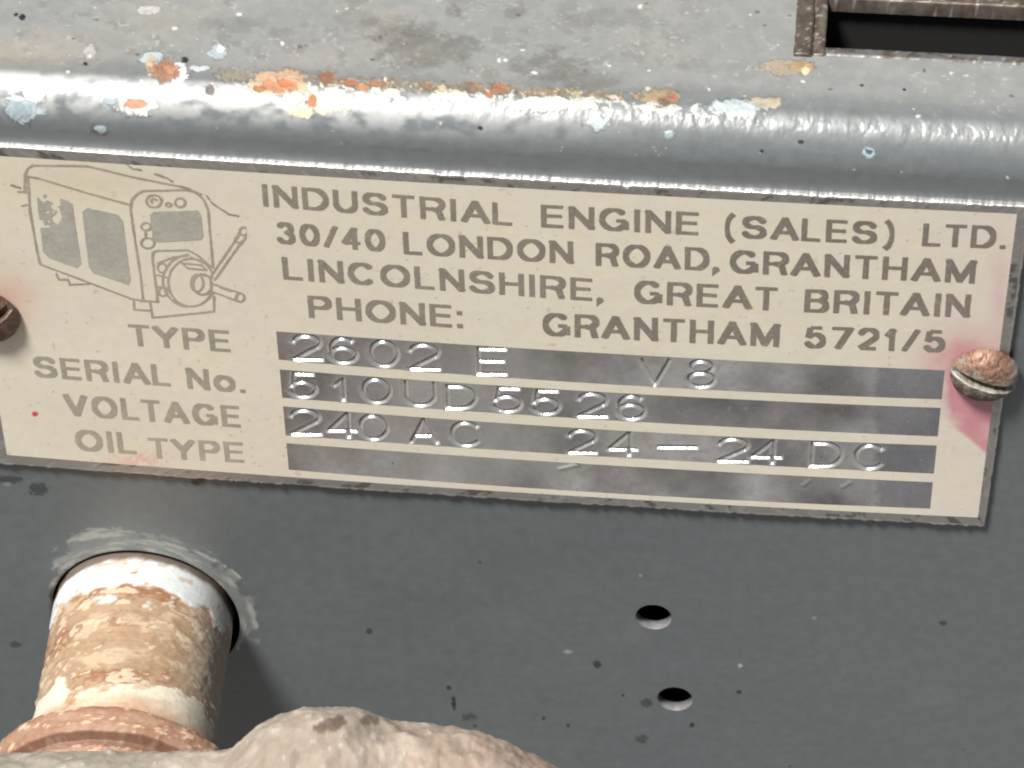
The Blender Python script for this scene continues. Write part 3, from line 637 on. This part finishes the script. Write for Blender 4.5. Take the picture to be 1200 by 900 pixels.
# ---------------- stamped fields: bare metal strips, each character punched into its own piece of the strip
def z5(x0, y0, x1, y1): return (320 + x0 / 2.727, 370 + y0 / 2.727, 320 + x1 / 2.727, 370 + y1 / 2.727)
def z6(x0, y0, x1, y1): return (720 + x0 / 2.5, 370 + y0 / 2.5, 720 + x1 / 2.5, 370 + y1 / 2.5)
ST = [[('2', *z5(66, 66, 154, 154)), ('6', *z5(184, 74, 266, 162)), ('0', *z5(312, 84, 398, 174)), ('2', *z5(438, 97, 530, 186)), ('E', *z5(655, 110, 742, 200)), ('V', *z6(78, 134, 158, 210)), ('8', *z6(214, 136, 290, 216))],
      [('5', *z5(58, 190, 138, 272)), ('1', *z5(196, 208, 244, 288)), ('0', *z5(288, 204, 374, 294)), ('U', *z5(424, 208, 514, 296)), ('D', *z5(556, 230, 646, 314)), ('5', *z5(706, 234, 792, 318)), ('5', *z5(830, 238, 914, 322)), ('2', *z5(974, 248, 1064, 334)), ('6', *z5(1102, 254, 1184, 340))],
      [('2', *z5(58, 298, 150, 380)), ('4', *z5(178, 312, 264, 392)), ('0', *z5(278, 318, 364, 402)), ('A', *z5(440, 332, 524, 416)), ('C', *z5(570, 342, 664, 426)), ('2', *z5(944, 364, 1030, 444)), ('4', *z5(1072, 376, 1160, 452)),
       ('-', *z6(130, 378, 238, 386)), ('2', *z6(302, 358, 388, 436)), ('4', *z6(400, 362, 484, 434)), ('D', *z6(574, 370, 660, 448)), ('C', *z6(702, 376, 788, 452))],
      []]
for b in range(4):
    nr, nc = 60, 1000
    px, py, x, z = patch(KR[1 + 2 * b], KR[2 + 2 * b], KC[1], KC[2], nr, nc, YP)
    h = (fbm(x * .25, z * .4, 600 + b, 4) - .5) * .045
    tiles = []; GRV = np.zeros(x.shape)
    for ch, x0, y0, x1, y1 in ST[b]:
        # box follows the slope of the strip
        ax_, az_ = map(float, P(x0, y1 - .5, YP)); bx_, bz_ = map(float, P(x1, y1, YP)); W = bx_ - ax_
        Hc = float(P((x0 + x1) / 2, y0 - .5, YP)[1] - P((x0 + x1) / 2, y1 + .5, YP)[1])
        cidx = int(np.argmin(np.abs(x[nr // 2] - (ax_ + bx_) / 2))); lo_, hi_ = z[-1, cidx] + .52, z[0, cidx] - .46
        if ch != '-':
            mid_ = (az_ + bz_) / 2; sl_2 = bz_ - az_; Hc = min(mid_ + Hc, hi_) - max(mid_, lo_); mid_ = max(mid_, lo_); az_ = mid_ - sl_2 / 2; bz_ = mid_ + sl_2 / 2
        lines = [[(ax_ + u * W, az_ + (v if ch != '-' else 0) * Hc + (bz_ - az_) * u) for u, v in ln] for ln in GL[ch]]
        i0 = int(np.searchsorted(x[nr // 2], ax_ - .9)); i1 = int(np.searchsorted(x[nr // 2], bx_ + .9)); tiles.append((ch, i0, i1))
        sl_ = np.s_[:, i0:i1]; hwid = .50 if ch != '-' else .55
        d = sdf_lines(x[sl_], z[sl_], lines, 0.0, 0, butt=False)
        d = d + (fbm(x[sl_] * 1.5, z[sl_] * 1.5, 610, 3) - .5) * .08; GRV[sl_] = np.maximum(GRV[sl_], ss(hwid * 1.3, hwid * .8, d))
        t = np.clip(d / hwid, 0, 1); g_ = -.46 * (.5 + .5 * np.cos(math.pi * t)) + .05 * np.exp(-((d - hwid * 1.15) / .22) ** 2)
        h[sl_] += g_
    if b == 3:
        for sx_, sy_, ln_ in ((667, 546, 22), (945, 565, 6), (992, 567, 8)):
            ax_, az_ = map(float, P(sx_ - ln_ / 2, sy_ + 3, YP)); bx_, bz_ = map(float, P(sx_ + ln_ / 2, sy_ - 2, YP))
            d = sdf_lines(x, z, [[(ax_, az_), (bx_, bz_)]], 0.0, 0, butt=False); t = np.clip(d / .55, 0, 1); h += .22 * (.5 + .5 * np.cos(math.pi * t))
    n = fbm(x * .11, z * .10, 620 + b, 4); n5 = fbm(x * .9, z * .9, 630 + b, 4); n6 = fbm(x * 3.0, z * 3.0, 640, 3)
    c = np.ones(x.shape + (3,)) * np.array((.56, .56, .575)) * (.46 + 1.05 * np.clip((n[..., None] - .5) * 1.5 + .5, 0, 1))
    c = mixc(c, (.42, .41, .41), ss(.5, .68, n5) * .3)
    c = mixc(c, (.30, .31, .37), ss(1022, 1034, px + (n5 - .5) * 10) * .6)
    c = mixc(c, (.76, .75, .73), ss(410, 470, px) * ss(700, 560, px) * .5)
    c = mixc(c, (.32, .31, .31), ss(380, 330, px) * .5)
    c = mixc(c, (.80, .79, .77), ss(.76, .82, n6) * .5)
    c = mixc(c, (.08, .07, .06), ss(.93, .95, fbm(x * 1.2, z * 1.2, 650, 2)))
    ro = (.42 + (n5 - .5) * .15) * (1 - GRV) + .27 * GRV; c = mixc(c, (.86, .86, .85), GRV * .8)
    Vg = np.stack([x, YP - .005 - h, z], -1)
    q = gridq(nr, nc)[:, ::-1].reshape(nr - 1, nc - 1, 4); own = np.zeros(nc - 1, int)
    for k, (ch, i0, i1) in enumerate(tiles): own[max(i0, 0):i1 - 1] = np.where(own[max(i0, 0):i1 - 1] == 0, k + 1, own[max(i0, 0):i1 - 1])
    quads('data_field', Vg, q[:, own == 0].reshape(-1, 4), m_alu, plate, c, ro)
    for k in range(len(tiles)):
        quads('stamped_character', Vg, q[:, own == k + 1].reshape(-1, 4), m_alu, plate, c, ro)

# ------------------------------------------------------------------ plate screws
def screw(px, py, r, hgt, slot_deg, name, label, sd, dark=0.0):
    cx, cz = map(float, P(px, py, YP)); root = empty(name, (cx, YP - .05, cz), label, 'screw', 'slotted screws holding the nameplate')
    n = 110; rr = np.linspace(0, 1, 46); aa_ = np.linspace(0, 2 * math.pi, n + 1)[:-1]
    # square grid mapped to the disc keeps the slot walls crisp
    g1 = np.linspace(-1, 1, 121); U, W = np.meshgrid(g1, g1, indexing='ij')
    cu = U * np.sqrt(1 - W * W / 2); cw = W * np.sqrt(1 - U * U / 2)
    rad = np.hypot(cu, cw); hh = hgt * (1 - np.clip(rad, 0, 1) ** 2.6) ** .62 + .35
    xx = cu * r; zz_ = cw * r; t = math.radians(slot_deg)
    dperp = -xx * math.sin(t) + zz_ * math.cos(t)
    nn = fbm(xx * .9 + sd, zz_ * .9, sd, 4); n2_ = fbm(xx * 2.5, zz_ * 2.5, sd + 1, 4)
    cut = ss(.62, .44, np.abs(dperp + (nn - .5) * .25)); floor = hgt * .38
    hh = hh * (1 - cut) + np.minimum(hh, floor) * cut + (nn - .5) * .28 + (n2_ - .5) * .08
    lip = np.exp(-((np.abs(dperp) - .78) / .16) ** 2) * (dperp < 0); hh += lip * .10
    V = np.stack([cx + xx * (1 + (nn - .5) * .06), YP - .05 - hh, cz + zz_ * (1 + (nn - .5) * .06)], -1)
    c = np.ones(V.shape) * np.array((.30, .285, .24))
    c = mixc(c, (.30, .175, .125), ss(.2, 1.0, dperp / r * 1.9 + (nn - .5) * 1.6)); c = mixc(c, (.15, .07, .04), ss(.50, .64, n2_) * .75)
    c = mixc(c, (.07, .025, .018), ss(-.10, -.75, dperp / r + (nn - .5) * .7)); c = mixc(c, (.70, .68, .60), lip * .9 + ss(.0, .25, lip) * 0)  # pale slot lip: the light it catches is painted in
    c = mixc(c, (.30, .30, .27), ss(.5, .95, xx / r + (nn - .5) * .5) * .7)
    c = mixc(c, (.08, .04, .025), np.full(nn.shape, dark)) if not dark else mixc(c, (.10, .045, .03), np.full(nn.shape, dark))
    Q = gridq(121, 121)[:, ::-1]
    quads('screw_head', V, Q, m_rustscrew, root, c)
    # skirt down to the plate
    idx = np.concatenate([np.arange(0, 120) * 121, 120 * 121 + np.arange(0, 120), (np.arange(120, 0, -1)) * 121 + 120, np.arange(120, 0, -1)])
    rim = V.reshape(-1, 3)[idx]; low = rim.copy(); low[:, 1] = YP + .02; low[:, 0] = cx + (low[:, 0] - cx) * .93; low[:, 2] = cz + (low[:, 2] - cz) * .93
    k = len(idx); quads('screw_head_rim', np.array([rim, low]), gridq(2, k, True), m_rustscrew, root, np.ones((2 * k, 3)) * np.array((.10, .06, .045)))
    return root
screw(1154, 436, 4.75, 2.5, -17, 'slotted_screw', 'rusty domed slotted screw at the right end of the nameplate, pink stain below it', 701)
screw(-15, 368, 4.75, 2.4, 35, 'slotted_screw', 'dark brown rusted screw head at the left end of the nameplate beside the engine drawing', 715, dark=.8)

# ------------------------------------------------------------------ pipe stub with rusty collar
AX = _n((0.055, -1.0, -0.01)); EU = _n(np.cross(AX, (0, 0, 1))); EV = np.cross(EU, AX)
EU = -EU if EU[0] < 0 else EU; EV = -EV if EV[2] < 0 else EV
B0 = np.array([PCX, 0.0, PCZ])
pipe = empty('pipe_stub', B0, 'short white painted pipe with flaking rust patches sticking out of the panel under the plate', 'pipe')
def lathe(L, Rr, nth=420):
    t = np.linspace(0, 2 * math.pi, nth + 1)[:-1] + math.pi * 1.5
    T = np.broadcast_to(t, (len(L), nth)); LL = np.array(L)[:, None] + 0 * T; R0 = np.array(Rr)[:, None] + 0 * T
    return T, LL, R0
def lathe_pos(T, LL, R0): return B0 + AX * LL[..., None] + (EU * np.cos(T)[..., None] + EV * np.sin(T)[..., None]) * R0[..., None]
L = np.concatenate([[-6], np.arange(-1.5, 39, .16)]); T, LL, R0 = lathe(L, np.full(len(L), PR))
p0 = lathe_pos(T, LL, R0); px, py = proj(p0); cc_, ss_ = np.cos(T) * 3.0, np.sin(T) * 3.0
def n3d(fr_, sd, o=5): return .5 * (fbm(cc_ * fr_ * 4 + LL * fr_ * .3, LL * fr_, sd, o) + fbm(ss_ * fr_ * 4 - LL * fr_ * .3, LL * fr_, sd + 50, o))
na, nb, nc_, nd_ = n3d(.15, 801), n3d(.34, 811), n3d(.75, 821, 4), n3d(.10, 831, 3)
def stretch(n): return np.clip((n - .5) * 1.9 + .5, 0, 1)
na, nb, nc_ = stretch(na), stretch(nb), stretch(nc_)
c = np.ones(T.shape + (3,)) * np.array((.62, .65, .65)); c = mixc(c, (.68, .60, .45), ss(10, 22, LL) * .75)
yrel = (py - 722 - (px - 168) * .06)     # how far along the visible top, in photo pixels
prof = ss(4, 11, LL) * ss(28, 21, LL)
prof = np.maximum(prof, .85 * ss(2, 8, LL) * ss(.6, -.2, np.sin(T)))
mr = ss(.50, .56, .45 * na + .25 * nb + .10 * nc_ + prof * .30)
hgt = (1 - mr) * .22
c = mixc(c, (.36, .245, .155), mr); c = mixc(c, (.53, .41, .285), mr * ss(.55, .68, nb) * .7); c = mixc(c, (.27, .13, .065), mr * ss(.52, .64, nc_ * .5 + na * .5) * .9)
c = mixc(c, (.64, .55, .41), mr * ss(.66, .72, nc_) * .7); hgt += mr * (nc_ - .5) * .35
c = mixc(c, (.45, .30, .18), (1 - mr) * ss(.72, .80, nc_) * .6)
c = mixc(c, (.24, .22, .19), ss(.60, .95, np.cos(T)) * (.35 + .6 * nb))  # right side greyed: some grime, and the shaded side painted in
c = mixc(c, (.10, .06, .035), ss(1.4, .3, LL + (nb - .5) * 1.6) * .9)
c = mixc(c, (.42, .24, .13), ss(26.5, 29.5, LL + (nb - .5) * 3) * .8)
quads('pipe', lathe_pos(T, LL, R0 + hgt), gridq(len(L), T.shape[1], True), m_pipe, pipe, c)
def key(pts, step=.16):
    L, Rr = [], []
    for (a, r0), (b, r1) in zip(pts[:-1], pts[1:]):
        n = max(2, int(math.hypot(b - a, r1 - r0) / step)); t = np.linspace(0, 1, n)[:-1]; L += list(a + (b - a) * t); Rr += list(r0 + (r1 - r0) * t)
    return L + [pts[-1][0]], Rr + [pts[-1][1]]
L, Rr = key([(30.0, 13.5), (33.0, 17.8), (33.8, 18.7), (34.8, 19.1), (37.4, 19.0), (38.1, 18.5), (38.6, 17.1), (39.7, 16.9), (40.4, 18.2), (47.5, 18.5), (49, 17), (50, 13)], .2)
T, LL, R0 = lathe(L, Rr); cc_, ss_ = np.cos(T) * 4, np.sin(T) * 4
nb, nc_ = stretch(n3d(.5, 861)), stretch(n3d(1.3, 871, 4))
c = np.ones(T.shape + (3,)) * np.array((.36, .22, .15)); c = mixc(c, (.30, .15, .09), ss(.45, .7, nb) * .7); c = mixc(c, (.70, .50, .36), ss(.62, .72, nc_) * .8)
gr_ = ((LL > 37.9) & (LL < 40.3)); c = mixc(c, (.16, .085, .055), gr_ * .8); c = mixc(c, (.72, .40, .28), (LL > 40.2) * ss(.5, .65, nc_) * .7)
quads('rusty_collar', lathe_pos(T, LL, R0 + (nb - .5) * .5 + (nc_ - .5) * (.3 + .8 * (LL > 40.2))), gridq(len(L), T.shape[1], True), m_pipe, pipe, c)

# ------------------------------------------------------------------ pale lumpy casting in front of the collar
YC0 = -58.0
fit = empty('cast_fitting', (float(P(350, 905, YC0)[0]), YC0, float(P(350, 960, YC0)[1])), 'pale beige lumpy cast fitting in the bottom foreground below the rusty collar', 'fitting')
# silhouette points measured on the photo turned into a lofted body: cross sections along x
sil = [(-240, 889), (-60, 886), (0, 884), (120, 882), (235, 882), (262, 880), (274, 876), (288, 862), (305, 848), (330, 834), (360, 829), (402, 828), (425, 833), (455, 845), (480, 850), (515, 853), (560, 861), (600, 875), (640, 896), (690, 930), (740, 985)]
sx = np.array([p[0] for p in sil], float); sy = np.array([p[1] for p in sil], float)
pxs = np.linspace(-240, 740, 680); pys = np.interp(pxs, sx, sy)
k = np.hanning(17); k /= k.sum(); pys = np.convolve(np.pad(pys, 8, 'edge'), k, 'valid')
topx, topz = P(pxs, pys, YC0)
rad = 15.0 + 3.0 * ss(250, 380, pxs) - 4 * ss(600, 740, pxs)
na_ = 180; al = np.linspace(0, 2 * math.pi, na_ + 1)[:-1]
# tangent line of sight touches the section where its normal is square to the view: shift the centre back from the touch point
vt = math.atan2(M[1, 2], -M[2, 2]); nyv, nzv = math.cos(vt) * 1.0, math.sin(vt)
vdir = np.array([M[1, 2], M[2, 2]]); perp = np.array([-vdir[1], vdir[0]]) ; perp = perp / np.linalg.norm(perp); perp = perp if perp[1] > 0 else -perp
cy = YC0 - perp[0] * rad; cz = topz - perp[1] * rad
AA, XI = np.meshgrid(al, np.arange(len(pxs)))
xx = topx[XI]; arc = AA * 15.0; n1_ = fbm(xx * .10, arc * .10, 901, 4); n2_ = fbm(xx * .28, arc * .28, 911, 4); n3_ = fbm(xx * .8, arc * .8, 921, 4)
rr_ = rad[XI] * np.sqrt(np.clip(np.minimum(XI, len(pxs) - 1 - XI) / 50.0, 0, 1)) + (n1_ - .5) * 1.2 + (n2_ - .5) * 1.3 + (n3_ - .5) * .35
V = np.stack([xx, cy[XI] + np.cos(AA) * rr_, cz[XI] + np.sin(AA) * rr_], -1)
px, py = proj(V)
c = np.ones(V.shape) * np.array((.38, .315, .26)); c = mixc(c, (.50, .44, .37), ss(.48, .65, n2_) * .7); c = mixc(c, (.30, .25, .20), ss(.5, .35, n2_) * .4); c = mixc(c, (.42, .30, .235), ss(380, 620, px) * .5); c = mixc(c, (.32, .31, .26), ss(300, 100, px) * .6); c = mixc(c, (.62, .60, .54), ss(.68, .76, n3_) * .5)
for a_, b_, r1, r2 in ((386, 849, 14, 8), (376, 853, 9, 6), (397, 845, 8, 8), (434, 843, 11, 6), (345, 893, 6, 14)):
    q = ((px - a_) / r1) ** 2 + ((py - b_) / r2) ** 2 + (n3_ - .5) * 2.4; c = mixc(c, (.14, .10, .08), ss(1.3, .5, q) * (.85 if b_ < 880 else .35) * (V[..., 2] > cz[XI] - 4))
quads('casting_body', V, gridq(len(pxs), na_, True), m_cast, fit, c)
